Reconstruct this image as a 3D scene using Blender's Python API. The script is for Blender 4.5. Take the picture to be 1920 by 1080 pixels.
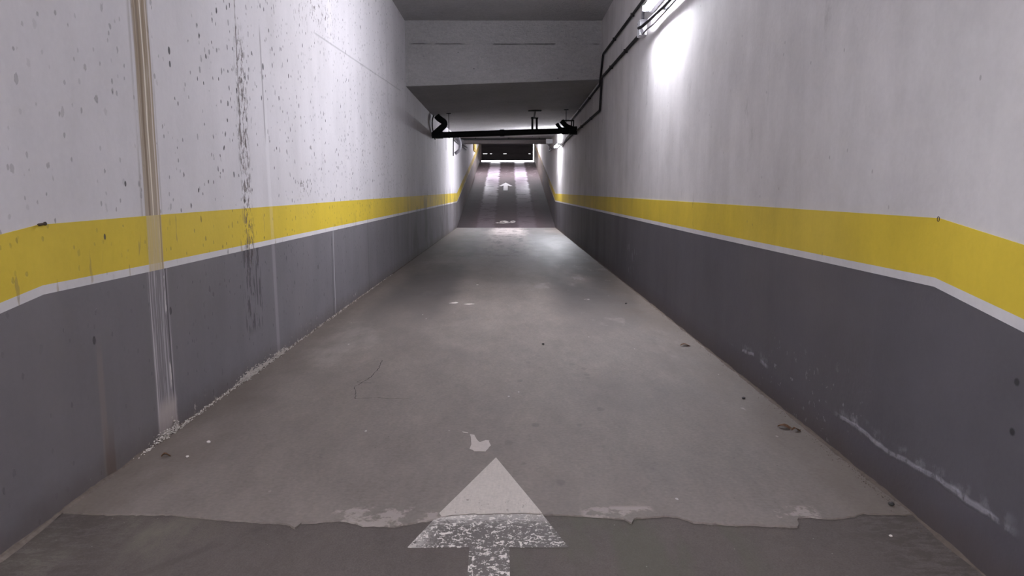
import bpy, bmesh, math, random
from mathutils import Vector, Matrix
random.seed(7)
S = bpy.context.scene
for o in list(bpy.data.objects): bpy.data.objects.remove(o)
COL = S.collection

# ------------------------------------------------------------------ camera
F_PX = 1380.0
PITCH = math.atan(183 / F_PX); YAW = math.atan(6 / F_PX); EYE = 1.25
cd = bpy.data.cameras.new('camera'); cam = bpy.data.objects.new('camera', cd); COL.objects.link(cam)
cd.sensor_width = 36; cd.lens = 36 * F_PX / 1920; cd.clip_start = .05; cd.clip_end = 300
cam.location = (0, 0, EYE); cam.rotation_euler = (math.pi / 2 - PITCH, 0, -YAW)
S.camera = cam
# ------------------------------------------------------------------ sky, exposure
W = bpy.data.worlds.new('sky'); S.world = W; W.use_nodes = True
W.node_tree.nodes['Background'].inputs[0].default_value = (.95, .93, 1, 1)
W.node_tree.nodes['Background'].inputs[1].default_value = 9.0
S.view_settings.view_transform = 'Standard'; S.view_settings.look = 'None'
S.view_settings.gamma = 1; S.view_settings.use_curve_mapping = False
S.view_settings.exposure = 0.0
LAMP_1 = 730.0; LAMP_2 = 1000.0; LAMP_BACK = 1450.0; LAMP_RAMP = 1250.0
TUBE_COL = (.915, .925, 1.0, 1)

XL, XR = -1.76, 1.58          # wall faces
KINK = 2.72                   # where the level stretch begins
RAMP0, SLOPE, DOORY = 24.9, .1465, 45.1
Y0 = -13.0

# ------------------------------------------------------------------ node helper
class V:
    def __init__(s, m, sock): s.m, s.s = m, sock
    def _b(s, op, o, rev=False):
        n = s.m.nt.nodes.new('ShaderNodeMath'); n.operation = op
        a, b = (o, s) if rev else (s, o)
        for i, x in ((0, a), (1, b)):
            if isinstance(x, V): s.m.nt.links.new(x.s, n.inputs[i])
            else: n.inputs[i].default_value = float(x)
        return V(s.m, n.outputs[0])
    def __add__(s, o): return s._b('ADD', o)
    __radd__ = __add__
    def __sub__(s, o): return s._b('SUBTRACT', o)
    def __rsub__(s, o): return s._b('SUBTRACT', o, True)
    def __mul__(s, o): return s._b('MULTIPLY', o)
    __rmul__ = __mul__
    def __truediv__(s, o): return s._b('DIVIDE', o)
    def max(s, o): return s._b('MAXIMUM', o)
    def min(s, o): return s._b('MINIMUM', o)
    def pow(s, o): return s._b('POWER', o)
    def abs(s):
        return s._b('ABSOLUTE', 0)

class Mat:
    def __init__(s, name):
        s.mat = bpy.data.materials.new(name); s.mat.use_nodes = True
        s.nt = s.mat.node_tree; s.bsdf = s.nt.nodes['Principled BSDF']
        g = s.nt.nodes.new('ShaderNodeNewGeometry'); s.P = g.outputs['Position']
        q = s.nt.nodes.new('ShaderNodeSeparateXYZ'); s.nt.links.new(s.P, q.inputs[0])
        s.x, s.y, s.z = (V(s, q.outputs[i]) for i in range(3))
        s.c = {}
    def vec(s, sx, sy, sz, off=0):
        k = ('v', sx, sy, sz, off)
        if k in s.c: return s.c[k]
        n = s.nt.nodes.new('ShaderNodeMapping')
        n.inputs['Scale'].default_value = (sx, sy, sz); n.inputs['Location'].default_value = (off, off * 1.7, off * .6)
        s.nt.links.new(s.P, n.inputs[0]); s.c[k] = n.outputs[0]; return n.outputs[0]
    def noise(s, sx, sy, sz, det=3, off=0, rough=.55, dist=0):
        k = ('n', sx, sy, sz, det, off, rough, dist)
        if k in s.c: return s.c[k]
        n = s.nt.nodes.new('ShaderNodeTexNoise'); n.inputs['Scale'].default_value = 1
        n.inputs['Detail'].default_value = det; n.inputs['Roughness'].default_value = rough
        n.inputs['Distortion'].default_value = dist
        s.nt.links.new(s.vec(sx, sy, sz, off), n.inputs['Vector'])
        s.c[k] = V(s, n.outputs['Fac']); return s.c[k]
    def voro(s, sx, sy, sz, off=0, rnd=1.0, feat='F1'):
        n = s.nt.nodes.new('ShaderNodeTexVoronoi'); n.inputs['Scale'].default_value = 1
        n.feature = feat
        n.inputs['Randomness'].default_value = rnd
        s.nt.links.new(s.vec(sx, sy, sz, off), n.inputs['Vector'])
        r = V(s, n.outputs['Distance'])
        if feat == 'F1':
            q = s.nt.nodes.new('ShaderNodeSeparateXYZ'); s.nt.links.new(n.outputs['Color'], q.inputs[0])
            r.rnd = V(s, q.outputs[0]); r.rnd2 = V(s, q.outputs[1])
        return r
    def ss(s, a, b, x):           # smoothstep a..b (a may be > b)
        inv = a > b
        if inv: a, b = b, a
        n = s.nt.nodes.new('ShaderNodeMapRange'); n.interpolation_type = 'SMOOTHSTEP'
        n.inputs[1].default_value = a; n.inputs[2].default_value = b
        n.inputs[3].default_value = 1 if inv else 0; n.inputs[4].default_value = 0 if inv else 1
        s.nt.links.new(x.s, n.inputs[0]); return V(s, n.outputs[0])
    def band(s, x, c, hw, soft):  # 1 inside |x-c|<hw
        return s.ss(hw + soft, hw, (x - c).abs())
    def rng(s, x, a, b, soft):    # 1 for a<x<b
        return s.ss(a - soft, a, x) * s.ss(b + soft, b, x)
    def rgb(s, c):
        n = s.nt.nodes.new('ShaderNodeRGB'); n.outputs[0].default_value = (*c, 1); return n.outputs[0]
    def mix(s, f, a, b, mode='MIX'):
        n = s.nt.nodes.new('ShaderNodeMix'); n.data_type = 'RGBA'; n.blend_type = mode; n.clamp_factor = True
        if isinstance(f, V): s.nt.links.new(f.s, n.inputs[0])
        else: n.inputs[0].default_value = f
        for i, c in ((6, a), (7, b)):
            if isinstance(c, tuple): n.inputs[i].default_value = (*c, 1)
            else: s.nt.links.new(c, n.inputs[i])
        return n.outputs[2]
    def gain(s, col, v):          # colour times scalar
        n = s.nt.nodes.new('ShaderNodeVectorMath'); n.operation = 'SCALE'
        s.nt.links.new(col, n.inputs[0]); s.nt.links.new(v.s, n.inputs['Scale']); return n.outputs[0]
    def out(s, col, rough=.8, bump=None, dist=.01, strength=.6, spec=.4, metal=0):
        s.nt.links.new(col, s.bsdf.inputs['Base Color'])
        if isinstance(rough, V): s.nt.links.new(rough.s, s.bsdf.inputs['Roughness'])
        else: s.bsdf.inputs['Roughness'].default_value = rough
        s.bsdf.inputs['Specular IOR Level'].default_value = spec
        s.bsdf.inputs['Metallic'].default_value = metal
        if bump is not None:
            n = s.nt.nodes.new('ShaderNodeBump'); n.inputs['Distance'].default_value = dist
            n.inputs['Strength'].default_value = strength
            s.nt.links.new(bump.s, n.inputs['Height']); s.nt.links.new(n.outputs[0], s.bsdf.inputs['Normal'])
        return s.mat

def srgb(r, g, b):
    f = lambda c: (c / 255 / 12.92) if c / 255 < .04045 else ((c / 255 + .055) / 1.055) ** 2.4
    return (f(r), f(g), f(b))

# ------------------------------------------------------------------ wall paint
def wall_material(name, side, base, kind):
    m = Mat(name); x, y, z = m.x, m.y, m.z
    left = side == 'left'
    big = m.noise(.5, .55, .7, 4, 3); vert = m.noise(3, 3.2, .45, 5, 8); fine = m.noise(40, 40, 40, 3, 1)
    mott = m.noise(2.2, 2.2, 1.6, 6, 14, .65)
    col = m.rgb(base)
    amp = .26 if left else .50
    if kind == 'dado': amp *= 1.5
    blot = m.noise(1.1, 1.3, 1.5, 7, 33, .68)
    if not left: amp = .34
    g = 1.0 + (blot - .5) * (.12 if left else .42) + (big - .5) * (amp * .7) + (vert - .5) * amp + (mott - .5) * (amp * .9) + (fine - .5) * .1
    col = m.gain(col, g)
    h = fine * .25 + mott * .6
    # slightly warm/cool drift of the old paint
    col = m.mix(m.ss(.5, .75, m.noise(.35, .35, .35, 2, 22)) * .14, col, (.30, .25, .20), 'MIX')
    if left:
        dens = m.ss(.38, .62, m.noise(.9, .9, .7, 3, 5)) * m.ss(14, 9, y) * (.35 + m.ss(3.6, 4.2, y) * .65)
        if kind != 'white': dens = dens * .3
        # blow holes in the cast concrete, taller than wide
        for (sy, sz, off, thr, r) in ((12, 8, 2, .72, .115), (26, 17, 9, .80, .18), (18, 11, 4, .88, .20), (5, 4.2, 14, .86, .07)):
            v = m.voro(0, sy, sz, off)
            wob = (m.noise(50, 50, 30, 3, off) - .5) * 2.4
            pk = m.ss(r * 1.15, r * .75, v + wob * r) * m.ss(thr, thr + .02, v.rnd + dens * .30 - .12)
            pk = pk * (.25 + v.rnd2 * .75) * (.5 + m.ss(3.6, 4.4, y) * .5) * (1 if kind == 'white' else .7)
            col = m.mix(pk * .95, col, (.06, .056, .062))
            h = h - pk * 1.2
        # honeycombed pour joint
        c = 4.985 + 0
        wob = (m.noise(1, 1, 2.2, 3, 31) - .5) * .12
        hc = m.band(y + wob, 4.985, .045, .08) * m.ss(.50, .57, m.noise(34, 34, 16, 4, 7, .7)) * m.rng(z, .85, 2.1, .3)
        hc = hc.max(m.band(y + wob * .3, 4.93, .004, .008) * m.ss(.42, .55, m.noise(6, 6, 6, 3, 3)) * m.rng(z, 1.6, 3.4, .1))
        hc = hc.max(m.ss(.60, .66, m.noise(26, 26, 15, 4, 17, .7)) * m.band(y, 7.0, .5, .5) * m.ss(2.45, 2.9, z) * m.ss(3.3, 2.9, z))
        hc = hc.max(m.ss(.57, .62, m.noise(30, 30, 20, 4, 27, .7)) * m.band(y, 6.4, .12, .1) * m.band(z, 1.27, .05, .04))
        col = m.mix(hc * .85, col, (.11, .085, .08)); h = h - hc * 1.4
        # tie-rod holes and the runs below them
        for (hy, hz, r) in ((5.44, 2.128, .022), (3.78, .63, .020), (3.95, 1.968, .018), (3.95, 1.90, .015), (4.22, 1.25, .012),
                            (3.21, 1.05, .012), (3.07, .62, .016), (6.75, .55, .02), (3.42, 1.28, .012)):
            dd = (((y - hy) * 1.25).pow(2) + ((z - hz) * .8).pow(2)).pow(.5)
            k = m.ss(r, r * .7, dd)
            col = m.mix(k * .9, col, (.06, .055, .06)); h = h - k * 2
        pale = m.band(y + (z - 1.3) * .04, 5.47, .02, .03) * m.ss(2.12, 1.6, z)
        col = m.mix(pale * (.5 if kind == 'white' else .12), col, (.75, .73, .76))
        col = m.mix(m.band(y + (z - 1.3) * .04, 5.44, .006, .012) * m.rng(z, 1.7, 2.3, .15) * .6, col, (.2, .18, .19))
        # formwork joints
        j = m.band(z - (y * .037 + 1.155 + 1.25), 0, .004, .008) * m.rng(y, 7.0, 12.2, .2)
        j = j.max(m.band(y, 10.95, .006, .012) * m.ss(2.4, 2.6, z))
        j2 = m.band(y, 7.38, .006, .008) * m.ss(.95, .8, z)
        col = m.mix(j * .4, col, (.3, .29, .31)); h = h - j * 1.2
        col = m.mix(j2 * .7, col, (.55, .54, .56))
        for yy_, zz_ in ((7.30, .85), (9.2, .95), (11.3, .95), (13.3, 1.2)):
            col = m.mix(m.band(y, yy_, .006, .012) * m.ss(zz_, zz_ - .1, z) * .6, col, (.045, .04, .045))
        # mould near the foot of the ramp
        mo = m.ss(.47, .60, m.noise(.9, .9, .55, 6, 41, .7)) * m.rng(y, 14.0, 24.5, 2.5) * m.ss(1.75, 1.1, z + m.noise(2, 2, 2, 3, 2) * .5)
        col = m.mix(mo * .55, col, (.065, .055, .055))
        run = m.ss(.60, .66, m.noise(2.6, 2.6, .14, 3, 43)) * m.rng(y, 17, 24.9, 1)
        col = m.mix(run * (.40 if kind != 'white' else .3), col, (.08, .065, .06))
        for yy_, zb, zt, w in ((21.0, 2.42, 2.75, .06), (18.6, 2.3, 2.6, .03), (17.9, 2.35, 2.7, .03)):
            col = m.mix(m.band(y, yy_, w * .5, w * .6) * m.rng(z, zb, zt, .1) * .85, col, (.03, .03, .03))
        # the big rust and lime run
        c = y - (z - 1.2) * (-.012) + (m.noise(.5, .5, 1.1, 2, 51) - .5) * .05
        fib = m.noise(1, 60, .9, 4, 52, .6); fib2 = m.noise(1, 140, 2, 3, 53, .6)
        wide = m.band(c, 3.665, .070, .014)
        if kind == 'white':
            halo = m.band(c, 3.655, .098, .02)
            col = m.mix(halo * m.ss(.46, .56, fib) * .55, col, (.33, .30, .30))
            col = m.mix(wide * (.92 + (fib - .5) * .8), col, m.mix(m.ss(1.1, 2.1, z), (.37, .30, .23), (.27, .20, .13)))
            col = m.mix(wide * m.ss(.60, .64, fib2) * .7, col, (.62, .55, .46))
            col = m.mix(m.band(c, 3.67, .0035, .003) * .9, col, (.78, .72, .62))
            col = m.mix(m.band(c, 3.665 - .033, .006, .006) * .7, col, (.17, .12, .08))
            col = m.mix(m.band(c, 3.665 + .058, .004, .004) * .6, col, (.75, .68, .62))
        elif kind == 'dado':
            wide = m.band(c, 3.672, .098, .02)
            lines = m.ss(.52, .60, fib2) * .75 + .12
            col = m.mix(wide * lines, col, (.42, .39, .42))
            col = m.mix(m.band(c, 3.58, .003, .003) * m.ss(.42, .5, fib) * .9, col, (.55, .52, .54))
            col = m.mix(m.band(c, 3.735, .006, .005) * m.ss(.48, .56, m.noise(20, 20, 6, 3, 3)) * .9, col, (.62, .58, .58))
            col = m.mix(m.band(c, 3.75, .004, .003) * .8, col, (.035, .03, .035))
            foot = m.band(c + (m.noise(9, 9, 9, 3, 9) - .5) * .06, 3.675, .085, .03) * m.ss(.24, .12, z + (m.noise(9, 9, 9, 3, 19) - .5) * .1)
            col = m.mix(foot * .85, col, (.42, .37, .36))
            # second, brown run
            r2 = m.band(y, 3.10, .012, .02) * m.ss(.66, .5, z)
            col = m.mix(r2 * .6, col, (.22, .19, .18))
            r3 = m.band(y, 3.13, .028, .02) * m.ss(.30, .0, z)
            col = m.mix(r3 * .8, col, (.12, .085, .07))
            col = m.mix(m.band(y, 5.02, .12, .1) * m.ss(.50, .57, m.noise(30, 30, 7, 3, 6)) * m.rng(z, .35, .85, .1) * .7, col, (.04, .035, .04))
        else:
            col = m.mix(wide * (.80 + (fib - .5)), col, (.52, .42, .25))
            col = m.mix(wide * m.ss(.60, .64, fib2) * .5, col, (.66, .58, .42))
            col = m.mix(m.band(c, 3.73, .004, .004) * .7, col, (.28, .2, .12))
            rr = m.ss(.66, .70, m.noise(14, 14, 3, 3, 61)); col = m.mix(rr * .5, col, (.28, .2, .09))
        # lime splashes just above the floor joint
        if kind == 'dado':
            sp = m.ss(.66, .70, m.noise(22, 22, 14, 3, 66)) * m.ss(.14, .02, z) * m.rng(y, 3.2, 9, .4)
            col = m.mix(sp * .9, col, (.6, .56, .52))
    else:
        sc = m.ss(.60, .72, m.noise(3.4, 3.4, 1.6, 6, 71, .72)) * m.ss(.5, .62, m.noise(.8, .8, 1.2, 3, 73))
        col = m.mix(sc * .35, col, (.15, .14, .15) if kind == 'white' else (.05, .04, .05))
        v = m.voro(0, 16, 10, 6); pk = m.ss(.12, .06, v) * m.ss(.975, .985, v.rnd)
        col = m.mix(pk * .4, col, (.1, .09, .1))
        if kind == 'white':
            col = m.mix(m.band(y, 8.62, .03, .05) * m.rng(z, 2.2, 2.62, .1) * m.ss(.45, .6, m.noise(30, 30, 8, 3, 74)) * .5, col, (.2, .19, .2))
        if kind == 'dado':
            n1 = (m.noise(3, 3, 3, 4, 81) - .5) * .09
            zz = z + n1 - .185
            dep = m.band(zz, 0, .004, .012) + m.band(zz, .02, .012, .03) * m.ss(.45, .65, m.noise(12, 12, 12, 4, 82)) * .6
            dep = dep * m.ss(.36, .52, m.noise(7, 11, 7, 4, 87, .7)) * (m.rng(y, 2.25, 3.35, .12) + m.rng(y, 4.42, 5.1, .1) * m.ss(.4, .55, m.noise(5, 5, 5, 2, 84)))
            col = m.mix(dep * .75, col, (.26, .25, .28)); h = h + dep
            col = m.mix(m.ss(.60, .68, m.noise(16, 16, 5, 4, 85)) * m.band(y, 9.4, .35, .3) * m.rng(z, .1, .55, .1) * .5, col, (.35, .34, .37))
            col = m.mix(m.ss(.66, .7, m.noise(25, 25, 25, 2, 86)) * m.ss(.5, .2, z) * m.rng(y, 3.3, 4.4, .2) * .5, col, (.35, .34, .37))
            col = m.mix(m.ss(.19, .15, z + n1) * .25, col, (.075, .06, .075))
            for hy, hz in ((2.22, .50), (2.22, .66)):
                dd = ((y - hy).pow(2) + (z - hz).pow(2)).pow(.5)
                col = m.mix(m.ss(.016, .008, dd) * .85, col, (.02, .018, .02))
            col = m.mix(m.ss(.45, .65, m.noise(1.2, 1.2, .4, 5, 88)) * m.rng(y, 11, 25, 3) * .35, col, (.03, .026, .03))
    # grime of the exit ramp and along the floor joint
    zf = z - m.ss(RAMP0, RAMP0 + 40, y) * 0
    ramp = (y - RAMP0).max(0) * SLOPE
    zf = z - ramp
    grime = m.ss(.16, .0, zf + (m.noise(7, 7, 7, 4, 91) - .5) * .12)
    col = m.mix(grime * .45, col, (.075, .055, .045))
    col = m.mix(m.ss(25.2, 31, y) * m.ss(.25, .5, m.noise(1.5, 1.5, 1.1, 4, 95)) * (.2 if kind == 'white' else .7 if left else 1), col, (.13, .10, .085))
    return m.out(col, .72 if kind == 'white' else .62, h, .006, .55, .25)

def concrete_ceiling(name, base, rough_bump):
    m = Mat(name)
    n = m.noise(1.2, 1.2, 1.2, 5, 4); f = m.noise(26, 26, 26, 5, 6, .7); f2 = m.noise(9, 14, 26, 4, 9, .65)
    col = m.gain(m.rgb(base), .78 + n * .35 + (f - .5) * .5 + (f2 - .5) * .35)
    v = m.voro(7, 0, 10, 3); hole = m.ss(.10, .05, v) * m.ss(.8, .84, v.rnd)
    col = m.mix(hole * .8, col, (.02, .02, .02))
    j = m.band(m.z + (m.noise(1.5, 1.5, 1.5, 2, 8) - .5) * .03, 3.72, .004, .01) * m.ss(.4, .55, m.noise(3, 3, 3, 2, 5))
    col = m.mix(j * .5, col, (.04, .04, .04))
    return m.out(col, .85, f * .8 + f2 * .8 - hole - j, .035, rough_bump, .2)

def floor_material(name, kind):
    m = Mat(name); x, y = m.x, m.y
    n = m.noise(.55, .4, .5, 5, 3, .6); mid = m.noise(3.2, 1.6, 2, 6, 5, .65); f = m.noise(60, 60, 60, 3, 8); st = m.noise(5, 1.4, 1, 5, 12, .7)
    if kind == 'concrete':
        col = m.gain(m.rgb((.222, .190, .173)), .60 + n * .40 + (mid - .5) * .55 + (f - .5) * .55 + (st - .5) * .50 + (m.noise(22, 9, 9, 4, 16, .7) - .5) * .30)
        # rubber and oil darkened wheel paths, reflected sheen of the far middle painted in pale
        wp = m.band(x + (n - .5) * .5, 1.0, .30, .35) + m.band(x + (n - .5) * .6, -1.08, .28, .3)
        wp = wp * m.ss(.32, .52, m.noise(.9, .22, 1, 4, 15)) * m.ss(5, 9, y)
        col = m.mix(wp * .85, col, (.06, .054, .052))
        dkp = m.ss(.50, .66, m.noise(.75, .45, 1, 5, 57, .6)); col = m.mix(dkp * .35, col, (.10, .085, .078))
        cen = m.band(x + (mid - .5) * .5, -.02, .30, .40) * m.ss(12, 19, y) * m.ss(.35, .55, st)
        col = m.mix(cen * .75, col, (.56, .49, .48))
        pa = m.ss(.55, .68, m.noise(1.3, .5, 1, 5, 18, .65)) * (m.band(x, 1.0, .5, .4) * m.rng(y, 6, 12, 2) + m.rng(x, -1.7, -1.2, .3) * m.rng(y, 5, 9, 1) * .5 + .15)
        col = m.mix(pa * .34, col, (.38, .34, .325))
        wh = m.ss(.66, .72, m.noise(4, 1.6, 1, 5, 21, .7)) * m.rng(x, .5, 1.5, .3) * m.rng(y, 3.5, 13, 2)
        col = m.mix(wh * .5, col, (.5, .47, .46))
        # spots
        v = m.voro(13, 8, 0, 24); sp = m.ss(.36, .22, v + (m.noise(20, 20, 20, 2, 2) - .5) * .2) * m.ss(.82, .86, v.rnd) * (m.band(x, .28, .22, .18) * .9 + .1) * m.ss(6.5, 4.5, y)
        col = m.mix(sp * .45, col, (.07, .06, .06))
        v = m.voro(26, 26, 0, 29); sp = m.ss(.14, .08, v) * m.ss(.965, .975, v.rnd)
        col = m.mix(sp * .7, col, (.05, .045, .045))
        v = m.voro(16, 9, 0, 35); sp = m.ss(.12, .08, v + (f - .5) * .2) * m.ss(.975, .98, v.rnd)
        col = m.mix(sp * .7, col, (.6, .56, .54))
        brown = m.ss(.45, .9, n) * m.ss(-.4, -1.4, x)
        col = m.mix(brown * .5 + m.ss(6, 3, y) * .20, col, (.135, .110, .094))
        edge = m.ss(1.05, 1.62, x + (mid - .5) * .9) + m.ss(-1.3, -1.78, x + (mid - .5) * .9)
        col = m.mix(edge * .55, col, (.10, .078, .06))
        # pale crust near the broken lip
        cr = m.rng(y, 2.60, 2.78, .03) * m.ss(.50, .58, m.noise(9, 9, 9, 4, 44, .7)) * (m.rng(x, -.66, -.25, .05) + m.rng(x, .3, .55, .03) + m.rng(x, 1.05, 1.2, .02))
        col = m.mix(cr * .6, col, (.36, .31, .29))
        rough = m.ss(.2, .8, mid) * .10 + .44 + m.ss(18, 3, y) * .22
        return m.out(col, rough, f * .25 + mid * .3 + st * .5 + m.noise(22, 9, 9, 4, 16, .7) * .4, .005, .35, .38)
    if kind == 'asphalt':
        ag = m.noise(150, 150, 150, 4, 3, .8)
        col = m.gain(m.rgb((.108, .089, .082)), .66 + n * .35 + (mid - .5) * .35 + (ag - .5) * 1.1 + (m.noise(30, 18, 20, 4, 13, .7) - .5) * .4)
        gr = m.ss(.42, .62, m.noise(7, 1.6, 1, 4, 6)) * m.rng(x, .12, .75, .2)
        col = m.mix(gr * .45, col, (.075, .078, .052))
        gr = m.ss(.45, .65, mid) * m.ss(-1.0, -1.3, x)
        col = m.mix(gr * .5, col, (.16, .145, .115))
        ed = m.ss(1.0, 1.6, x + (mid - .5) * 1.2) + m.ss(-1.2, -1.78, x + (mid - .5) * .9)
        col = m.mix(ed * m.ss(.42, .55, m.noise(14, 30, 9, 5, 61, .75)) * .6, col, (.042, .033, .027))
        v = m.voro(45, 45, 0, 3); sp = m.ss(.14, .08, v) * m.ss(.97, .98, v.rnd)
        col = m.mix(sp * .5, col, (.35, .33, .31))
        dk = m.band(x - (y - 2.5) * .9 + (mid - .5) * .12, -1.05, .012, .03) * .4 * m.ss(.4, .55, m.noise(8, 8, 8, 4, 31))
        col = m.mix(dk, col, (.05, .042, .04))
        return m.out(col, .75, ag * .6 + mid * .8 + m.noise(12, 40, 20, 4, 8, .7) * .6, .008, .55, .35)
    # ramp: ribbed, brown, polished by wheels, sheen of the upper tracks painted into the colour
    rib = m.noise(1.6, 2.4, 3, 5, 3, .75)
    col = m.gain(m.rgb((.088, .062, .068)), .55 + n * .35 + (rib - .5) * 1.1)
    tr = m.band(x + (rib - .5) * .35, -.80, .24, .12) + m.band(x + (rib - .5) * .35, .62, .24, .12)
    col = m.mix(tr * (.10 + m.ss(28, 38, y) * .60), col, (.50, .42, .50))
    col = m.mix(m.ss(42.2, 42.8, y) * .75, col, (.045, .033, .03))
    col = m.mix(m.ss(.52, .62, rib) * .6, col, (.035, .027, .028))
    col = m.mix(m.ss(1.0, 1.5, x.abs()) * m.ss(38, 30, y) * .6, col, (.04, .033, .036))
    col = m.mix(m.ss(.64, .68, m.noise(3, 6, 3, 3, 7)) * m.ss(37, 41, y) * .5, col, (.6, .55, .55))
    rough = .85 - tr * m.ss(29, 37, y) * .50 + (rib - .5) * .2
    return m.out(col, rough, rib + m.noise(5, 22, 9, 4, 6, .7) * .4, .012, .3, .35)

def plain(name, c, rough=.5, metal=0, var=.2, sc=12, spec=.4, bump=.2):
    m = Mat(name); n = m.noise(sc, sc, sc, 4, 2)
    return m.out(m.gain(m.rgb(c), 1 - var / 2 + n * var), rough, n, .003, bump, spec, metal)

def emit(name, col, st):
    m = Mat(name); m.bsdf.inputs['Base Color'].default_value = (.8, .8, .8, 1)
    m.bsdf.inputs['Emission Color'].default_value = col; m.bsdf.inputs['Emission Strength'].default_value = st
    return m.mat

def paint_material(name, worn):
    m = Mat(name)
    ln = m.noise(90, 14, 30, 4, 3, .6); f = m.noise(70, 70, 70, 3, 6)
    base = m.gain(m.rgb((.54, .485, .445)), .85 + (f - .5) * .3 + (ln - .5) * .3)
    if not worn:
        dk = m.ss(.62, .68, m.noise(120, 30, 20, 4, 9, .6)) * m.ss(2.95, 2.78, m.y) * .6
        v = m.voro(30, 30, 0, 5); dk = dk.max(m.ss(.2, .12, v) * m.ss(.95, .96, v.rnd))
        return m.out(m.mix(dk, base, (.16, .13, .12)), .6, ln, .003, .5, .35)
    u = m.noise(26, 34, 10, 5, 12, .6, 1.6); u2 = m.noise(85, 60, 60, 3, 15, .6, .6)
    u3 = m.noise(52, 36, 10, 4, 19, .6, 1.0); k = m.ss(.532, .558, u * .45 + u3 * .35 + u2 * .20); k = k.max(m.ss(.60, .64, u2) * .8)
    k = k.max(m.ss(-.25, -.36, m.x) * .6 * m.ss(.38, .48, u2))
    k = k.max(m.ss(2.62, 2.71, m.y + (u - .5) * .2) * (m.ss(-.10, -.26, m.x) * .35 + .4))
    ag = m.noise(150, 150, 150, 4, 3, .8)
    tar = m.gain(m.rgb((.105, .09, .085)), .75 + ag * .5)
    return m.out(m.mix(k, tar, m.mix(.6, base, (.80, .75, .72))), .6, k + ag * .3, .004, .6, .4)

WHITE_L = wall_material('white_wall_paint_left', 'left', (.66, .635, .665), 'white')
WHITE_R = wall_material('white_wall_paint_right', 'right', (.60, .575, .58), 'white')
DADO_L = wall_material('grey_dado_left', 'left', (.155, .146, .160), 'dado')
DADO_R = wall_material('grey_dado_right', 'right', (.098, .092, .104), 'dado')
YEL_L = wall_material('yellow_band_left', 'left', (.66, .49, .045), 'yellow')
YEL_R = wall_material('yellow_band_right', 'right', (.64, .475, .045), 'yellow')
LINE_L = wall_material('white_line_left', 'left', (.66, .64, .66), 'line')
LINE_R = wall_material('white_line_right', 'right', (.62, .60, .62), 'line')
CEIL = concrete_ceiling('raw_concrete_ceiling', (.43, .42, .425), .9)
CEIL2 = concrete_ceiling('smooth_concrete_soffit', (.32, .29, .29), .2)
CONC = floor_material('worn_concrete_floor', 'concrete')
ASPH = floor_material('old_asphalt', 'asphalt')
RAMP = floor_material('ribbed_ramp_concrete', 'ramp')
PAINT = paint_material('arrow_paint', False); WORN = paint_material('worn_arrow_paint', True)
BLACK = plain('black_pipe', (.008, .009, .009), .6, spec=.15)
STEEL = plain('grey_steel', (.25, .25, .26), .4, .8)
CABLE = plain('dark_conduit', (.022, .020, .023), .75, spec=.2)
PLAST = plain('white_plastic', (.72, .72, .76), .45)
GPIPE = plain('grey_plastic_pipe', (.13, .125, .14), .5)
LIME = plain('lime_deposit', (.48, .44, .41), .9, 0, .5, 60, .2, .8)
DIRT = plain('floor_dirt', (.10, .080, .068), .95, 0, .6, 40, .2, .8)
LEAF = plain('dry_leaf', (.19, .10, .055), .8, 0, .5, 60)
STONE = plain('dark_pebble', (.03, .028, .028), .8, 0, .5, 60)
PALE = plain('pale_chip', (.6, .55, .52), .8, 0, .3, 60)
DOORM = plain('dark_brown_door_panel', (.008, .0055, .0055), .7, 0, .3, 3, spec=.15)
DOORF = plain('door_frame_steel', (.05, .035, .03), .6)
YBOX = plain('yellow_panel', (.62, .46, .10), .5)
SHAD = plain('dark_crack', (.05, .043, .04), .9)
GROUND = plain('street_pavement', (.4, .38, .36), .9)
RUST = plain('rusty_bolt', (.045, .032, .025), .7, .4)

# ------------------------------------------------------------------ mesh helpers
def box(bm, a, b, bev=0):
    c = [(a[i] + b[i]) / 2 for i in range(3)]; s = [abs(b[i] - a[i]) for i in range(3)]
    r = bmesh.ops.create_cube(bm, size=1, matrix=Matrix.Translation(c) @ Matrix.Diagonal((*s, 1)))
    if bev:
        es = list({e for v in r['verts'] for e in v.link_edges})
        bmesh.ops.bevel(bm, geom=es, offset=bev, segments=2, affect='EDGES', profile=.6)
def tube(bm, pts, r, seg=10, closed=True):
    pts = [Vector(p) for p in pts]; rings = []; n = len(pts); prev = None
    rs = r if isinstance(r, (list, tuple)) else [r] * n
    for i, p in enumerate(pts):
        d = (pts[min(i + 1, n - 1)] - pts[max(i - 1, 0)]).normalized()
        if prev is None:
            up = Vector((0, 0, 1)) if abs(d.z) < .9 else Vector((1, 0, 0)); a = d.cross(up).normalized()
        else: a = (prev - d * prev.dot(d)).normalized()
        prev = a; b = d.cross(a)
        rings.append([bm.verts.new(p + (a * math.cos(t) + b * math.sin(t)) * rs[i]) for t in (2 * math.pi * k / seg for k in range(seg))])
    for i in range(n - 1):
        for k in range(seg):
            bm.faces.new((rings[i][k], rings[i][(k + 1) % seg], rings[i + 1][(k + 1) % seg], rings[i + 1][k]))
    bm.faces.new(rings[0][::-1]); bm.faces.new(rings[-1])
def arc(pts, rad=.08, n=5):         # round the corners of a polyline
    pts = [Vector(p) for p in pts]; out = [pts[0]]
    for i in range(1, len(pts) - 1):
        a, b, c = pts[i - 1], pts[i], pts[i + 1]
        u = (a - b); v = (c - b); r = min(rad, u.length * .45, v.length * .45)
        p0 = b + u.normalized() * r; p1 = b + v.normalized() * r
        for k in range(n + 1):
            t = k / n; out.append(p0 * (1 - t) ** 2 + b * 2 * t * (1 - t) + p1 * t ** 2)
    out.append(pts[-1]); return out
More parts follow.
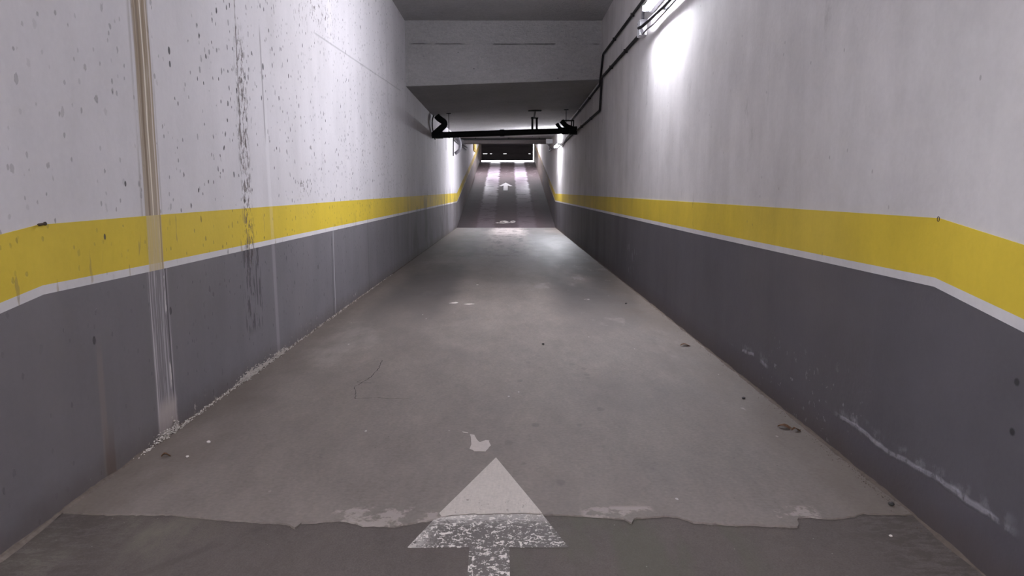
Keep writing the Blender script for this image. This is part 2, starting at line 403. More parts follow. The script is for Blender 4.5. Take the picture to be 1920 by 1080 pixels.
def prism(bm, poly, fn, t):         # poly in 2D, fn maps (a,b)->world, t thickness vector
    lo = [bm.verts.new(fn(*p)) for p in poly]; hi = [bm.verts.new(Vector(fn(*p)) + Vector(t)) for p in poly]
    n = len(poly); bm.faces.new(hi); bm.faces.new(lo[::-1])
    for i in range(n): bm.faces.new((lo[i], lo[(i + 1) % n], hi[(i + 1) % n], hi[i]))
def obj(name, bm, mat, parent=None, smooth=False):
    bmesh.ops.recalc_face_normals(bm, faces=bm.faces)
    me = bpy.data.meshes.new(name); bm.to_mesh(me); bm.free(); me.materials.append(mat)
    if smooth:
        for p in me.polygons: p.use_smooth = True
        try: me.set_sharp_from_angle(angle=math.radians(40))
        except Exception: pass
    o = bpy.data.objects.new(name, me); COL.objects.link(o)
    if parent:
        o.parent = parent
        if parent.type == 'EMPTY': o.matrix_parent_inverse = Matrix.Translation(-Vector(parent.location))
    return o
def thing(name, label, cat, loc=(0, 0, 0), group=None):
    o = bpy.data.objects.new(name, None); o.empty_display_size = .1; COL.objects.link(o); o.location = loc
    o['label'] = label; o['category'] = cat
    if group: o['group'] = group
    return o
def tag(o, label, cat, group=None):
    o['label'] = label; o['category'] = cat
    if group: o['group'] = group
    return o
def struct(o, label=None, cat=None):
    o['kind'] = 'structure'
    if label: o['label'] = label
    if cat: o['category'] = cat
    return o
B = bmesh.new

# ------------------------------------------------------------------ floor height
def zfloor(y):
    if y > RAMP0: return (y - RAMP0) * SLOPE
    return 0.0
LIP = .0032
def zasph(y): return -LIP - max(0, KINK - y) * .03
EDGE = [(-1.80, 2.755), (-1.745, 2.753), (-1.567, 2.733), (-1.318, 2.732), (-1.136, 2.693), (-.963, 2.665), (-.86, 2.657), (-.828, 2.64), (-.801, 2.611), (-.788, 2.655),
        (-.719, 2.664), (-.642, 2.682), (-.60, 2.66), (-.552, 2.636), (-.49, 2.637), (-.43, 2.631), (-.37, 2.655), (-.315, 2.676), (-.26, 2.70), (-.20, 2.722), (-.12, 2.728), (.03, 2.735), (.136, 2.725),
        (.302, 2.715), (.38, 2.703), (.443, 2.691), (.455, 2.668), (.466, 2.654), (.480, 2.68), (.495, 2.696), (.58, 2.708), (.652, 2.704), (.685, 2.68), (.702, 2.658), (.77, 2.648), (.857, 2.635), (.95, 2.632),
        (1.054, 2.62), (1.085, 2.622), (1.098, 2.64), (1.104, 2.668), (1.118, 2.693), (1.167, 2.702), (1.22, 2.688), (1.287, 2.692), (1.34, 2.705), (1.387, 2.73), (1.50, 2.72), (1.62, 2.719)]
# fray the lip
edge = []
for i in range(len(EDGE) - 1):
    a, b = Vector(EDGE[i]), Vector(EDGE[i + 1]); n = max(1, int((b - a).length / .016))
    for k in range(n):
        p = a.lerp(b, k / n); edge.append((p.x, p.y + random.uniform(-.0045, .0045)))
edge.append(EDGE[-1])
bm = B()
top = [bm.verts.new((x, y, 0)) for x, y in edge]; bot = [bm.verts.new((x, y - .002, -.05)) for x, y in edge]
far = [bm.verts.new((x, RAMP0, 0)) for x, y in (edge[0], edge[-1])]
for i in range(len(edge) - 1): bm.faces.new((bot[i], bot[i + 1], top[i + 1], top[i]))
# slab surface: strip to a straight line, then long quads
mid = [bm.verts.new((x, 2.9, 0)) for x, y in edge]
for i in range(len(edge) - 1): bm.faces.new((top[i], top[i + 1], mid[i + 1], mid[i]))
bm.faces.new([*mid, far[1], far[0]])
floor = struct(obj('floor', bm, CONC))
bm = B()
prev = None
for k in range(40):
    y = Y0 + (2.85 - Y0) * k / 39
    row = [bm.verts.new((XL - .05 + (XR + .1 - XL) * i / 16, y, zasph(y))) for i in range(17)]
    if prev:
        for i in range(16): bm.faces.new((prev[i], prev[i + 1], row[i + 1], row[i]))
    prev = row
obj('asphalt_surface', bm, ASPH, floor)['label'] = 'darker old asphalt in front of the broken concrete edge'
bm = B()
vs = [[bm.verts.new((x, y, z)) for x in (XL - .02, XR + .02)] for y, z in ((RAMP0, 0), (DOORY, zfloor(DOORY)), (DOORY + .5, zfloor(DOORY) + .005), (DOORY + .5, 2.4), (RAMP0, -.3))]
for i in range(4): bm.faces.new((vs[i][0], vs[i][1], vs[i + 1][1], vs[i + 1][0]))
obj('ramp', bm, RAMP, floor)['label'] = 'brown exit ramp with polished wheel tracks and painted-in pale sheen'
bm = B(); box(bm, (XL - 6, DOORY + .3, zfloor(DOORY) - .3), (XR + 6, DOORY + 14, zfloor(DOORY) - .01))
struct(obj('street_ground', bm, GROUND), 'pale street paving outside the exit door', 'pavement')

# cracks in the slab
bm = B()
def ribbon(pts, w):
    for i in range(len(pts) - 1):
        a, b = Vector((*pts[i], 0)), Vector((*pts[i + 1], 0)); n = max(1, int((b - a).length / .03)); q = a
        for k in range(1, n + 1):
            p = a.lerp(b, k / n) + Vector((random.uniform(-.006, .006), random.uniform(-.006, .006), 0)) * (k < n)
            d = (p - q).normalized(); s = Vector((-d.y, d.x, 0)) * w * random.uniform(.3, 1); 
            vv = [bm.verts.new(v + Vector((0, 0, .0008))) for v in (q - s, q + s, p + s, p - s)]; bm.faces.new(vv); q = p
ribbon([(-.943, 5.35), (-.92, 5.11), (-.93, 4.85), (-1.0, 4.72), (-.90, 4.70)], .0035)
ribbon([(-.93, 4.85), (-.99, 4.62), (-.95, 4.42), (-.93, 4.33), (-.80, 4.36), (-.723, 4.327), (-.6, 4.33)], .0038)
obj('crack', bm, SHAD, floor)

# ------------------------------------------------------------------ walls
ZT = 4.35
def wall_profile(side):
    """(y, dado top, white line top, yellow top) along the wall"""
    if side == 'left': return [(Y0, -1.42, -1.385, -1.12), (2.50, .826, .862, 1.092), (2.76, .860, .895, 1.122), (3.7, .855, .890, 1.128), (8, .852, .888, 1.138), (25.2, .850, .886, 1.158),
                               (DOORY - .3, .85 + (DOORY - 25.5) * SLOPE, .886 + (DOORY - 25.5) * SLOPE, 1.158 + (DOORY - 25.5) * SLOPE)]
    return [(Y0, -1.6, -1.56, -1.33), (2.21, .819, .858, 1.079), (2.70, .896, .930, 1.149), (6.3, .886, .922, 1.150), (25.2, .876, .912, 1.143),
            (DOORY - .3, .876 + (DOORY - 25.5) * SLOPE, .912 + (DOORY - 25.5) * SLOPE, 1.143 + (DOORY - 25.5) * SLOPE)]
for side, X, sg, mats in (('left', XL, 1, (WHITE_L, DADO_L, LINE_L, YEL_L)), ('right', XR, -1, (WHITE_R, DADO_R, LINE_R, YEL_R))):
    bm = B(); box(bm, (X, Y0, -.8), (X - sg * .3, 30, 4.6)); box(bm, (X, 30, -.8), (X - sg * .3, DOORY + .25, 6.4))
    w = struct(obj('wall_' + side, bm, mats[0]))
    pr = wall_profile(side)
    # dip behind the camera kept shallow: follow the kink slope only to the garage floor
    p0 = pr[1]; sl = .15; pr[0] = (Y0, *(v - .25 for v in p0[1:])); pr.insert(1, (p0[0] - 1.6, *(v - .24 for v in p0[1:])))
    for nm, lo, hi, mt, th in (('dark_dado', None, 1, mats[1], .0030), ('white_stripe', 1, 2, mats[2], .0034), ('yellow_stripe', 2, 3, mats[3], .0030)):
        bm = B(); prev = None
        for p in pr:
            zl = (-.3 if p[0] < RAMP0 - 1 else -.3 + max(0, (p[0] - RAMP0)) * SLOPE) if lo is None else p[lo]
            cur = [bm.verts.new((X, p[0], zl)), bm.verts.new((X + sg * th, p[0], zl)), bm.verts.new((X + sg * th, p[0], p[hi])), bm.verts.new((X, p[0], p[hi]))]
            if prev:
                for a in range(4): bm.faces.new((prev[a], prev[(a + 1) % 4], cur[(a + 1) % 4], cur[a]))
            prev = cur
        obj(nm, bm, mt, w)
    # crumbly crust along the floor joint: lime on the left, dirt on the right
    bm = B(); n = 2600 if side == 'left' else 500
    for i in range(n):
        if side == 'left':
            y = random.choice((random.gauss(3.66, .09), random.uniform(3.3, 4.6), random.uniform(4.6, 5.3), random.gauss(4.95, .10), random.gauss(4.8, .04), random.gauss(5.5, .12), random.uniform(5, 11), random.uniform(3.7, 8)))
            s = random.uniform(.0012, .0055) * (1.1 if 4.7 < y < 5.8 else .9)
            z = abs(random.gauss(0, .018 if 4.6 < y < 5.7 or 3.5 < y < 3.8 else .006)); d = abs(random.gauss(0, .010))
            if y < 2.9: continue
        else:
            y = random.choice((random.uniform(2.2, 4.5), random.uniform(2.8, 3.6), random.uniform(4, 8))); s = random.uniform(.001, .0034); z = 0; d = abs(random.gauss(0, .028))
        zz = (zasph(y) if y < 2.72 else 0) + z
        r = bmesh.ops.create_icosphere(bm, subdivisions=1, radius=s, matrix=Matrix.Translation((X + sg * (d + .004), y, zz)) @ Matrix.Diagonal((random.uniform(.6, 1.3), random.uniform(.8, 2.4), random.uniform(.5, 1.2), 1)))
    o = obj('lime_crust' if side == 'left' else 'grit', bm, LIME if side == 'left' else DIRT, w); o['kind'] = 'stuff'
    # coved mortar fillet along the joint
    bm = B(); prev = None; k = 0; y = 2.0
    while y < 24.8:
        r = .007 + .011 * abs(math.sin(y * 3.1 + math.sin(y * 7.7))) * random.uniform(.5, 1); b = zasph(y) if y < 2.70 else 0
        if side == 'left' and y < 3.1: r += .006 * random.random()
        cur = [bm.verts.new((X, y, b + r)), bm.verts.new((X + sg * r * .45, y, b + r * .4)), bm.verts.new((X + sg * r * 1.3, y, b - .001))]
        if prev:
            bm.faces.new((prev[0], prev[1], cur[1], cur[0])); bm.faces.new((prev[1], prev[2], cur[2], cur[1]))
        prev = cur; y += .03 if y < 8 else .15
    obj('mortar_fillet', bm, DIRT if side == 'right' else plain('pale_mortar', (.12, .098, .085), .95, 0, 1.2, 30, .2, .8), w)

bm = B(); box(bm, (XL - .3, Y0 - .3, -.8), (XR + .3, Y0, 4.6)); struct(obj('wall_back', bm, WHITE_R))
# front wall around the exit door
zd = zfloor(DOORY); DT = 5.42
bm = B(); box(bm, (XL - 3, DOORY, DT), (XR + 3, DOORY + .25, DT + 2.2)); box(bm, (XL - 3, DOORY, zd - .2), (XL, DOORY + .25, DT)); box(bm, (XR, DOORY, zd - .2), (XR + 3, DOORY + .25, DT))
struct(obj('wall_front', bm, CEIL2))

# ------------------------------------------------------------------ ceiling
bm = B(); box(bm, (XL - .3, Y0 - .3, 4.10), (XR + .3, 13.3, 4.6))
ceil = struct(obj('ceiling', bm, CEIL))
prof = [(12.95, 3.015, 3.135), (17.0, 2.965, 3.07), (24, 3.06, 3.10), (29.5, 3.20, 3.22)]
bm = B(); prev = None
ny = 30
for i in range(ny + 1):
    y = 12.95 + (29.5 - 12.95) * i / ny
    for a, b in zip(prof, prof[1:]):
        if a[0] <= y <= b[0] + 1e-6: t = (y - a[0]) / (b[0] - a[0]); zl, zr = a[1] + (b[1] - a[1]) * t, a[2] + (b[2] - a[2]) * t; break
    cur = [bm.verts.new((XL - .02, y, zl)), bm.verts.new((XR + .02, y, zr)), bm.verts.new((XR + .02, y, 4.6)), bm.verts.new((XL - .02, y, 4.6))]
    if prev:
        for a in range(4): bm.faces.new((prev[a], prev[(a + 1) % 4], cur[(a + 1) % 4], cur[a]))
    else: bm.faces.new(cur)
    prev = cur
bm.faces.new(prev)
obj('lowered_ceiling_slab', bm, CEIL, ceil)['label'] = 'deep concrete drop where the ceiling becomes lower'
bm = B(); box(bm, (XL - .02, 29.5, 3.085), (XR + .02, 29.95, 4.6)); obj('downstand_beam', bm, CEIL2, ceil)
bm = B()
vs = [[bm.verts.new((x, y, z)) for x in (XL - .3, XR + .3)] for y, z in ((29.8, 3.55), (DOORY + .2, 3.55 + 15.4 * SLOPE), (DOORY + .2, 6.6), (29.8, 6.6))]
for i in range(4): bm.faces.new((vs[i][0], vs[i][1], vs[(i + 1) % 4][1], vs[(i + 1) % 4][0]))
bm.faces.new([v[0] for v in vs]); bm.faces.new([v[1] for v in vs][::-1])
obj('ramp_ceiling', bm, CEIL2, ceil)

# ------------------------------------------------------------------ exit door
d = struct(bpy.data.objects.new('door_1', None)); COL.objects.link(d); d.location = (0, DOORY, zd)
x0, x1 = XL + .11, XR - .11
bm = B(); box(bm, (XL, DOORY - .06, zd), (XL + .11, DOORY + .04, DT)); obj('door_jamb', bm, DOORF, d)
bm = B(); box(bm, (XR - .06, DOORY - .06, zd), (XR, DOORY + .04, DT)); obj('door_jamb', bm, DOORF, d)
z = zd + .085; hts = [.40, .40, .40, .40, .40, .3]
for i, hgt in enumerate(hts):
    bm = B(); box(bm, (x0, DOORY - .03, z), (x1, DOORY + .02, z + hgt - .02), .006)
    box(bm, (x0 + .08, DOORY - .038, z + .06), (x1 - .08, DOORY - .028, z + hgt - .08), .004)
    obj('door_panel', bm, DOORM, d)
    # weather strip over the joint; the second one has worn through in places
    bm = B()
    segs = [(x0, x1)]  if i != 0 else [(x0, -1.55), (-1.30, -1.12), (-1.02, -.32), (-.14, 1.2), (1.30, x1)]
    for a, b in segs: box(bm, (a, DOORY - .01, z + hgt - .024), (b, DOORY + .0, z + hgt + .004))
    if i == 0: box(bm, (x0, DOORY - .01, z + hgt - .024), (x1, DOORY, z + hgt - .012))
    obj('weather_strip', bm, DOORM, d); z += hgt

# ------------------------------------------------------------------ lamps
def lamp(y0, y1, z, strength, label, X=XR, sg=-1, off=.11):
    t = thing('wall_lamp', label, 'lamp', (X, (y0 + y1) / 2, z), 'fluorescent wall lamps')
    bm = B(); box(bm, (X, y0, z - .035), (X + sg * .055, y1, z + .035), .008); obj('housing', bm, PLAST, t)
    bm = B(); tube(bm, [(X + sg * off, y0 + .06, z), (X + sg * off, y1 - .06, z)], .019, 12)
    obj('lamp_tube', bm, emit('lit_tube', TUBE_COL, strength), t, True)
    for y in (y0 + .03, y1 - .03):
        bm = B(); box(bm, (X + sg * .05, y - .025, z - .03), (X + sg * (off + .025), y + .025, z + .03), .006); obj('end_cap', bm, PLAST, t)
    return t
lamp(6.75, 8.32, 3.20, LAMP_1, 'bright fluorescent lamp high on right wall above the junction box')
lamp(22.3, 23.9, 2.62, LAMP_2, 'far glowing lamp on right wall behind the black overhead pipe')
lamp(-6.2, -4.6, 3.00, LAMP_BACK, 'fluorescent lamp on right wall behind the viewer')
lamp(-2.5, -1.0, 3.40, LAMP_BACK, 'fluorescent lamp on left wall behind the viewer', XL, 1)
lamp(38.0, 39.5, 4.50, LAMP_RAMP, 'lamp on right wall above the exit ramp', XR, -1)
lamp(38.0, 39.5, 4.50, LAMP_RAMP, 'lamp on left wall above the exit ramp', XL, 1)

# ------------------------------------------------------------------ junction box and conduits on the right wall
def wp(y, z, off=.03): return (XR - off, y, z)
jb = thing('junction_box', 'white plastic junction box on right wall below the near lamp', 'junction box', (XR, 8.85, 3.10))
bm = B(); box(bm, (XR, 8.72, 3.01), (XR - .07, 8.90, 3.19), .01); obj('box_body', bm, PLAST, jb)
bm = B(); box(bm, (XR - .068, 8.725, 3.015), (XR - .082, 8.895, 3.185), .005); lid = obj('lid', bm, PLAST, jb)
for dy in (8.745, 8.875):
    for dz in (3.035, 3.165):
        bm = B(); tube(bm, [(XR - .08, dy, dz), (XR - .086, dy, dz)], .007, 8); obj('screw', bm, STEEL, lid)
bm = B(); tube(bm, [(XR - .035, 8.9, 3.06), (XR - .035, 8.93, 3.058)], .02, 10); obj('cable_gland', bm, CABLE, jb)
bm = B(); tube(bm, [(XR - .035, 8.8, 3.185), (XR - .035, 8.8, 3.21)], .018, 10); obj('cable_gland', bm, CABLE, jb)
def conduit(pts, r, label, mat=CABLE, clips=(), rad=.06, cat='conduit', name='cable_conduit'):
    t = thing(name, label, cat, pts[0])
    bm = B(); tube(bm, arc(pts, rad), r, 8); obj('conduit_tube', bm, mat, t, True)
    for c in clips:
        bm = B(); box(bm, (XR - .002, c[0] - .010, c[1] - r - .004), (XR - .03 - r - .003, c[0] + .010, c[1] + r + .004), .003); obj('clip', bm, mat, t)
    return t
conduit([wp(2.0, 3.20, .028), wp(8.5, 3.42, .028), wp(12.50, 3.47, .028), wp(12.88, 3.03, .028), wp(18.4, 2.965, .028)], .018,
        'upper black conduit on right wall dropping at the ceiling step', clips=((9.6, 3.435), (11.2, 3.455), (14.5, 3.01), (16.5, 2.99)))
conduit([wp(8.93, 3.058, .035), wp(9.17, 3.076), wp(12.59, 3.114), wp(12.80, 2.60), wp(17.89, 2.60), wp(22.0, 2.55)], .020,
        'lower black conduit running from the junction box past the ceiling step', clips=((10.1, 3.086), (11.5, 3.102), (14.2, 2.6), (16.0, 2.6)))
conduit([wp(8.78, 3.10, .085), wp(8.66, 3.09, .07), wp(7.6, 3.05, .05), wp(6.6, 3.02, .05), wp(2.0, 3.0, .05)], .017, 'thick dark conduit leaving the junction box toward the viewer', CABLE, clips=((7.6, 3.05),))
conduit([wp(8.74, 3.02, .05), wp(8.5, 3.03, .04), wp(8.2, 3.015, .03), wp(7.6, 3.005, .03), wp(2.0, 2.96, .03)], .009, 'thin grey cable drooping under the thick conduit', GPIPE, cat='cable', name='thin_cable')
conduit([wp(8.80, 3.20, .035), wp(8.80, 3.28, .035), wp(8.55, 3.33, .04), wp(8.3, 3.22, .05)], .016, 'short curved grey conduit from junction box up to lamp', GPIPE, rad=.12)
conduit([wp(28.4, 3.10), wp(28.4, 2.74), wp(25.8, 2.70), wp(23.9, 2.62, .04)], .018, 'grey conduit stepping down beyond the far lamp', STEEL)
conduit([wp(21.96, 2.50), wp(21.4, 2.52), wp(20.0, 2.66), wp(18.2, 2.68)], .022, 'grey conduit looping before the far lamp', STEEL)
bx = thing('lamp_bracket', 'small pale metal bracket with box by the far lamp', 'bracket', (XR, 27.0, 3.0))
bm = B(); box(bm, (XR, 26.9, 2.92), (XR - .24, 26.94, 3.08), .004); obj('bracket_plate', bm, PLAST, bx)
bm = B(); tube(bm, [(XR - .02, 26.92, 2.70), (XR - .22, 26.92, 2.95)], .014, 6); obj('strut', bm, STEEL, bx)

# ------------------------------------------------------------------ black drain pipe slung under the low ceiling
PY = 17.1
dp = thing('drain_pipe', 'black drain pipe slung across the tunnel under the low ceiling', 'pipe', (0, PY, 2.5))
def pz(x): return 2.495 + (x + 1.72) * .0335
bm = B(); tube(bm, [(-1.75, PY, pz(-1.75)), (1.40, PY, pz(1.40))], .068, 16); obj('pipe_run', bm, BLACK, dp, True)
for a, b in ((-1.66, -1.50), (-.2, -.1), (1.22, 1.36)):
    bm = B(); tube(bm, [(a, PY, pz(a)), (b, PY, pz(b))], .080, 16); obj('coupling', bm, BLACK, dp, True)
bm = B(); tube(bm, [(1.38, PY, pz(1.4)), (1.555, PY, pz(1.55))], .095, 16); obj('end_cap', bm, BLACK, dp, True)
bm = B(); tube(bm, arc([(-1.64, PY, 2.93), (-1.60, PY, 2.88), (-1.42, PY, 2.76), (-1.60, PY, 2.60), (-1.72, PY, 2.50)], .10), [.075] * 25 if False else .072, 14); obj('swan_neck', bm, BLACK, dp, True)
bm = B(); tube(bm, arc([(-1.70, PY, 2.95), (-1.735, PY, 2.85), (-1.74, PY, 2.66), (-1.68, PY, 2.40)], .1), .014, 6); obj('side_strap', bm, BLACK, dp)
# right hand offset bends
bm = B(); tube(bm, arc([(1.20, PY - .02, 2.82), (1.30, PY - .02, 2.70), (1.46, PY - .02, 2.64)], .08), .055, 12); obj('bend', bm, BLACK, dp, True)
bm = B(); tube(bm, arc([(1.10, PY + .1, 2.77), (1.17, PY + .1, 2.66), (1.30, PY + .1, 2.60)], .06), .040, 12); obj('bend', bm, BLACK, dp, True)
bm = B(); box(bm, (1.20, PY - .06, 2.815), (1.48, PY + .1, 2.835)); obj('bend_plate', bm, BLACK, dp)
for x in (1.43, 1.475):
    bm = B(); tube(bm, [(x, PY, 2.63), (x, PY, 2.84)], .014, 6); obj('bend_clamp', bm, BLACK, dp)
def cz(x, y=PY): return 2.963 + (x - XL) / (XR - XL) * .105
def hanger(x, r, label, plate=False):
    t = thing('pipe_hanger', label, 'pipe hanger', (x, PY, cz(x)))
    bm = B(); tube(bm, [(x, PY - .075, cz(x)), (x, PY - .075, pz(x) - .02)], r, 6); obj('rod', bm, BLACK, t)
    bm = B(); tube(bm, [(x - .012, PY, pz(x)), (x + .012, PY, pz(x))], .076, 16); obj('clamp_ring', bm, BLACK, t, True)
    bm = B(); box(bm, (x - .05, PY - .11, cz(x) - .008), (x + .05, PY - .04, cz(x) + .004)); obj('ceiling_plate', bm, BLACK, t)
hanger(-1.357, .008, 'thin rod hanger holding left end of black drain pipe')
hanger(1.30, .007, 'thin rod hanger holding right end of black drain pipe')
t = thing('pipe_hanger', 'double black strap hanger with wide ceiling plate holding the black pipe', 'pipe hanger', (.59, PY, cz(.59)))
for x in (.535, .635):
    bm = B(); box(bm, (x - .024, PY - .085, pz(x)), (x + .024, PY - .070, 2.90 if x < .6 else 2.88), .003); obj('strap', bm, BLACK, t)
bm = B(); tube(bm, arc([(.575, PY - .08, 2.89), (.59, PY - .08, 2.98), (.60, PY - .08, cz(.6))], .03), .022, 8); obj('threaded_rod', bm, STEEL, t)
bm = B(); box(bm, (.44, PY - .16, cz(.5) - .012), (.74, PY - .02, cz(.6) + .004), .002); obj('ceiling_plate', bm, BLACK, t)
bm = B(); box(bm, (.50, PY - .09, 2.86), (.67, PY - .07, 2.885)); obj('cross_bar', bm, BLACK, t)

# thin pipe beyond, and the down pipe on the left wall
tp = thing('thin_pipe', 'thin dark pipe crossing the ceiling beyond the black drain pipe', 'pipe', (0, 27, 3.09))
bm = B(); tube(bm, [(-1.72, 27, 3.088), (1.55, 27, 3.088)], .020, 8); obj('pipe_run', bm, BLACK, tp, True)
for x in (-1.2, 0, 1.1):
    bm = B(); box(bm, (x - .015, 26.97, 3.08), (x + .015, 27.03, 3.13)); obj('clip', bm, BLACK, tp)
dw = thing('wall_downpipe', 'grey downpipe with curved foot on left wall beyond the black pipe', 'pipe', (XL, 24, 2.6))
bm = B(); tube(bm, arc([(-1.66, 23.6, 2.98), (-1.58, 23.6, 2.88), (-1.52, 23.6, 2.70), (-1.55, 23.6, 2.50), (-1.70, 23.6, 2.40)], .12), .050, 12); obj('curved_pipe', bm, GPIPE, dw, True)
bm = B(); tube(bm, arc([(-1.70, 23.4, 2.99), (-1.73, 23.4, 2.80), (-1.735, 23.4, 2.32)], .05), .016, 8); obj('side_strap', bm, BLACK, dw, True)
lp = thing('pale_wall_conduit', 'pale grey conduit sloping along left wall above the ramp foot', 'conduit', (XL, 28, 2.9))
bm = B(); tube(bm, arc([(XL + .10, 23.7, 2.92), (XL + .08, 26.5, 2.95), (XL + .06, 30.6, 2.99)], .2), .035, 8); obj('conduit_tube', bm, STEEL, lp, True)
bm = B(); tube(bm, [(XL + .05, 23.7, 2.83), (XL + .04, 30.6, 2.90)], .022, 8); obj('lower_tube', bm, GPIPE, lp, True)
bm = B(); box(bm, (XL + .004, 36.8, 3.20), (XL + .07, 38.6, 3.75), .01); box(bm, (XL + .06, 37.0, 3.28), (XL + .09, 38.4, 3.67), .004)
tag(obj('yellow_panel', bm, YBOX), 'small yellow upright panel high on left wall beside the exit door', 'panel')

# ------------------------------------------------------------------ painted arrows
ar = thing('painted_arrow', 'large worn white arrow painted on floor across the broken edge', 'floor marking', (-.07, 2.74, 0))
apex, bl, brr = Vector((-.061, 3.338)), Vector((-.362, 2.475)), Vector((.212, 2.474))
def on_line(a, b, y): t = (y - a.y) / (b.y - a.y); return a.x + (b.x - a.x) * t
ys = 2.733
poly = [(apex.x, apex.y), (on_line(apex, bl, ys), ys + .001)]
lipx = [p for p in edge if on_line(apex, bl, ys) < p[0] < on_line(apex, brr, ys)]
poly += [(p[0], p[1] + .0015) for p in lipx] + [(on_line(apex, brr, ys), ys - .003)]
bm = B(); prism(bm, poly, lambda a, b: (a, b, .0002), (0, 0, .0014)); obj('arrow_tip', bm, PAINT, ar)
rowsn = 14
bm = B(); poly = [(on_line(apex, bl, ys), ys - .001), (bl.x, bl.y), (brr.x, brr.y), (on_line(apex, brr, ys), ys - .003)] + [(p[0], p[1] - .003) for p in lipx[::-1]]
prism(bm, poly, lambda a, b: (a, b, zasph(b) + .0003), (0, 0, .0014)); obj('arrow_head', bm, WORN, ar)
bm = B(); poly = [(-.141, 2.476), (-.118, 1.2), (.012, 1.2), (.001, 2.476)]
prism(bm, poly, lambda a, b: (a, b, zasph(b) + .0003), (0, 0, .0014)); obj('arrow_shaft', bm, WORN, ar)
WP = plain('bright_arrow_paint', (.9, .88, .9), .5)
ar = thing('painted_arrow', 'small bright white arrow painted high on the exit ramp', 'floor marking', (-.15, 34.7, zfloor(34.7)))
rf = lambda a, b: (a, b, zfloor(b) + .004)
bm = B(); prism(bm, [(-.145, 35.95), (-.47, 34.75), (-.34, 34.70), (-.245, 34.95), (-.045, 34.95), (.05, 34.70), (.18, 34.75)], rf, (0, 0, .002)); obj('arrow_head', bm, WP, ar)
bm = B(); prism(bm, [(-.245, 34.95), (-.245, 33.4), (-.045, 33.4), (-.045, 34.95)], rf, (0, 0, .002)); obj('arrow_shaft', bm, WP, ar)
bm = B()
for i in range(26):
    x = random.uniform(-.45, .22); y = 25.9 + random.uniform(-.22, .22); w = random.uniform(.03, .12); l = random.uniform(.03, .08)
    prism(bm, [(x - w, y), (x, y - l), (x + w, y + .01), (x + .01, y + l)], rf, (0, 0, .001 + i * .0001))
tag(obj('worn_marking', bm, PALE), 'worn white paint remains at the foot of the exit ramp', 'floor marking')

def patch(name, pts, mat, label, cat, z=.0004, th=.0012, jag=.012, parent=None):
    out = []
    for i in range(len(pts)):
        a, b = Vector(pts[i]), Vector(pts[(i + 1) % len(pts)]); n = max(1, int((b - a).length / .02))
        for k in range(n):
            p = a.lerp(b, k / n); out.append((p.x + random.uniform(-jag, jag) * .5, p.y + random.uniform(-jag, jag)))
    bm = B(); prism(bm, out, lambda a, b: (a, b, z), (0, 0, th)); return tag(obj(name, bm, mat), label, cat)
SPL = plain('flaked_paint', (.44, .39, .365), .7, 0, .3, 50)
patch('paint_patch', [(-.205, 3.67), (-.180, 3.665), (-.166, 3.60), (-.148, 3.545), (-.118, 3.585), (-.100, 3.575), (-.092, 3.50), (-.115, 3.42), (-.165, 3.42), (-.192, 3.46), (-.185, 3.53), (-.19, 3.60)], SPL,
      'irregular flaked white paint patch on floor just beyond large arrow tip', 'paint patch', jag=.006)
patch('paint_patch', [(-.245, 3.715), (-.215, 3.70), (-.212, 3.69), (-.235, 3.70)], SPL, 'tiny white paint fleck left of the flaked paint patch', 'paint patch', jag=.002)
patch('paper_scrap', [(-.67, 8.13), (-.60, 8.10), (-.56, 8.16), (-.60, 8.22)], PALE, 'left of two pale scraps lying mid tunnel', 'scrap', jag=.012)
patch('paper_scrap', [(-.50, 8.05), (-.42, 8.02), (-.38, 8.08), (-.44, 8.11)], PALE, 'right of two pale scraps lying mid tunnel', 'scrap', jag=.012)
patch('paper_scrap', [(-.435, 9.73), (-.41, 9.72), (-.405, 9.77), (-.43, 9.78)], PALE, 'tiny pale scrap beyond the pair of scraps', 'scrap', jag=.003)

def lump(name, x, y, s, mat, label, cat, flat=.6, base=0.0, sx=1, sy=1):
    bm = B(); bmesh.ops.create_icosphere(bm, subdivisions=2, radius=s, matrix=Matrix.Diagonal((sx, sy, flat, 1)))
    for v in bm.verts: v.co *= random.uniform(.82, 1.15)
    mz = min(v.co.z for v in bm.verts)
    bmesh.ops.translate(bm, verts=bm.verts, vec=(x, y, base - mz - .0005)); return tag(obj(name, bm, mat), label, cat)
lump('pebble', 1.53, 2.80, .012, STONE, 'black pebble by right wall near the broken concrete edge', 'pebble')
lump('pebble', 1.42, 4.32, .011, STONE, 'small dark pebble on concrete near the right wall', 'pebble')
lump('pebble', 1.30, 8.07, .012, STONE, 'dark speck of stone far along the right wall', 'pebble')
lump('pebble', .28, 5.9, .012, STONE, 'small dark pebble in the middle of the lane', 'pebble')
lump('pebble', -.15, 2.30, .007, PALE, 'tiny pale chip beside the arrow shaft', 'pebble', base=zasph(2.3)) if False else None
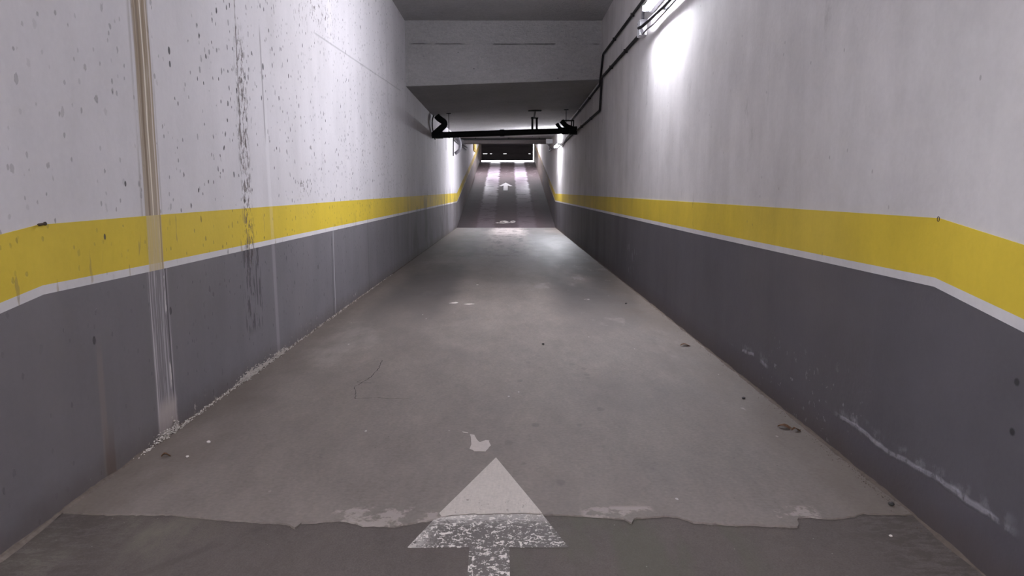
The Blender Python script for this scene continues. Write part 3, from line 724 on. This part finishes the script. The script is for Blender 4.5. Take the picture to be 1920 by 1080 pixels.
lump('pebble', 1.40, 2.55, .006, PALE, 'tiny pale chip on asphalt near right corner', 'pebble', base=zasph(2.55))
lump('pebble', -1.50, 3.55, .010, PALE, 'pale chip on floor by the white run on left wall', 'pebble')
lump('pebble', -1.52, 3.35, .008, PALE, 'small pale chip nearer the viewer by left wall', 'pebble')
def leaf(x, y, L, ang, label, z=0):
    bm = B(); n = 7; rows = []
    ca, sa = math.cos(ang), math.sin(ang)
    for i in range(n):
        t = i / (n - 1); w = .26 * L * math.sin(math.pi * min(.98, max(.04, t))) + .001
        row = []
        for s in (-1, 0, 1):
            u, v = (t - .5) * L, s * w
            row.append(bm.verts.new((x + u * ca - v * sa, y + u * sa + v * ca, z + .003 + .006 * abs(s) + .010 * math.sin(t * 5))))
        rows.append(row)
    for i in range(n - 1):
        for k in range(2): bm.faces.new((rows[i][k], rows[i][k + 1], rows[i + 1][k + 1], rows[i + 1][k]))
    bmesh.ops.solidify(bm, geom=bm.faces[:], thickness=.001)
    return tag(obj('dry_leaf', bm, LEAF), label, 'leaf')
leaf(1.47, 3.76, .09, -.5, 'brown curled dry leaf on floor by right wall')
leaf(1.51, 3.72, .06, .2, 'smaller brown leaf scrap touching the curled leaf')
leaf(1.44, 5.85, .10, .1, 'brown leaf on floor farther along the right wall')
leaf(-1.62, 3.36, .05, .6, 'small reddish brown leaf scrap on floor by left wall')
# bolt and eye in the walls
bt = thing('anchor_bolt', 'rusty bolt stub sticking out of left wall above yellow stripe', 'bolt', (XL, 2.80, 1.124))
bm = B(); tube(bm, [(XL, 2.765, 1.122), (XL + .024, 2.768, 1.126)], .005, 8); obj('shank', bm, RUST, bt)
bm = B(); tube(bm, [(XL + .022, 2.768, 1.126), (XL + .029, 2.769, 1.127)], .007, 8); obj('bolt_head', bm, RUST, bt)
bm = B(); pts = [(XR - .006, 2.70 + .007 * math.cos(a), 1.146 + .009 * math.sin(a)) for a in [2 * math.pi * k / 14 for k in range(15)]]; tube(bm, pts, .0012, 6)
tag(obj('wall_eyelet', bm, RUST), 'small ring eyelet in right wall on the yellow stripe edge', 'eyelet')
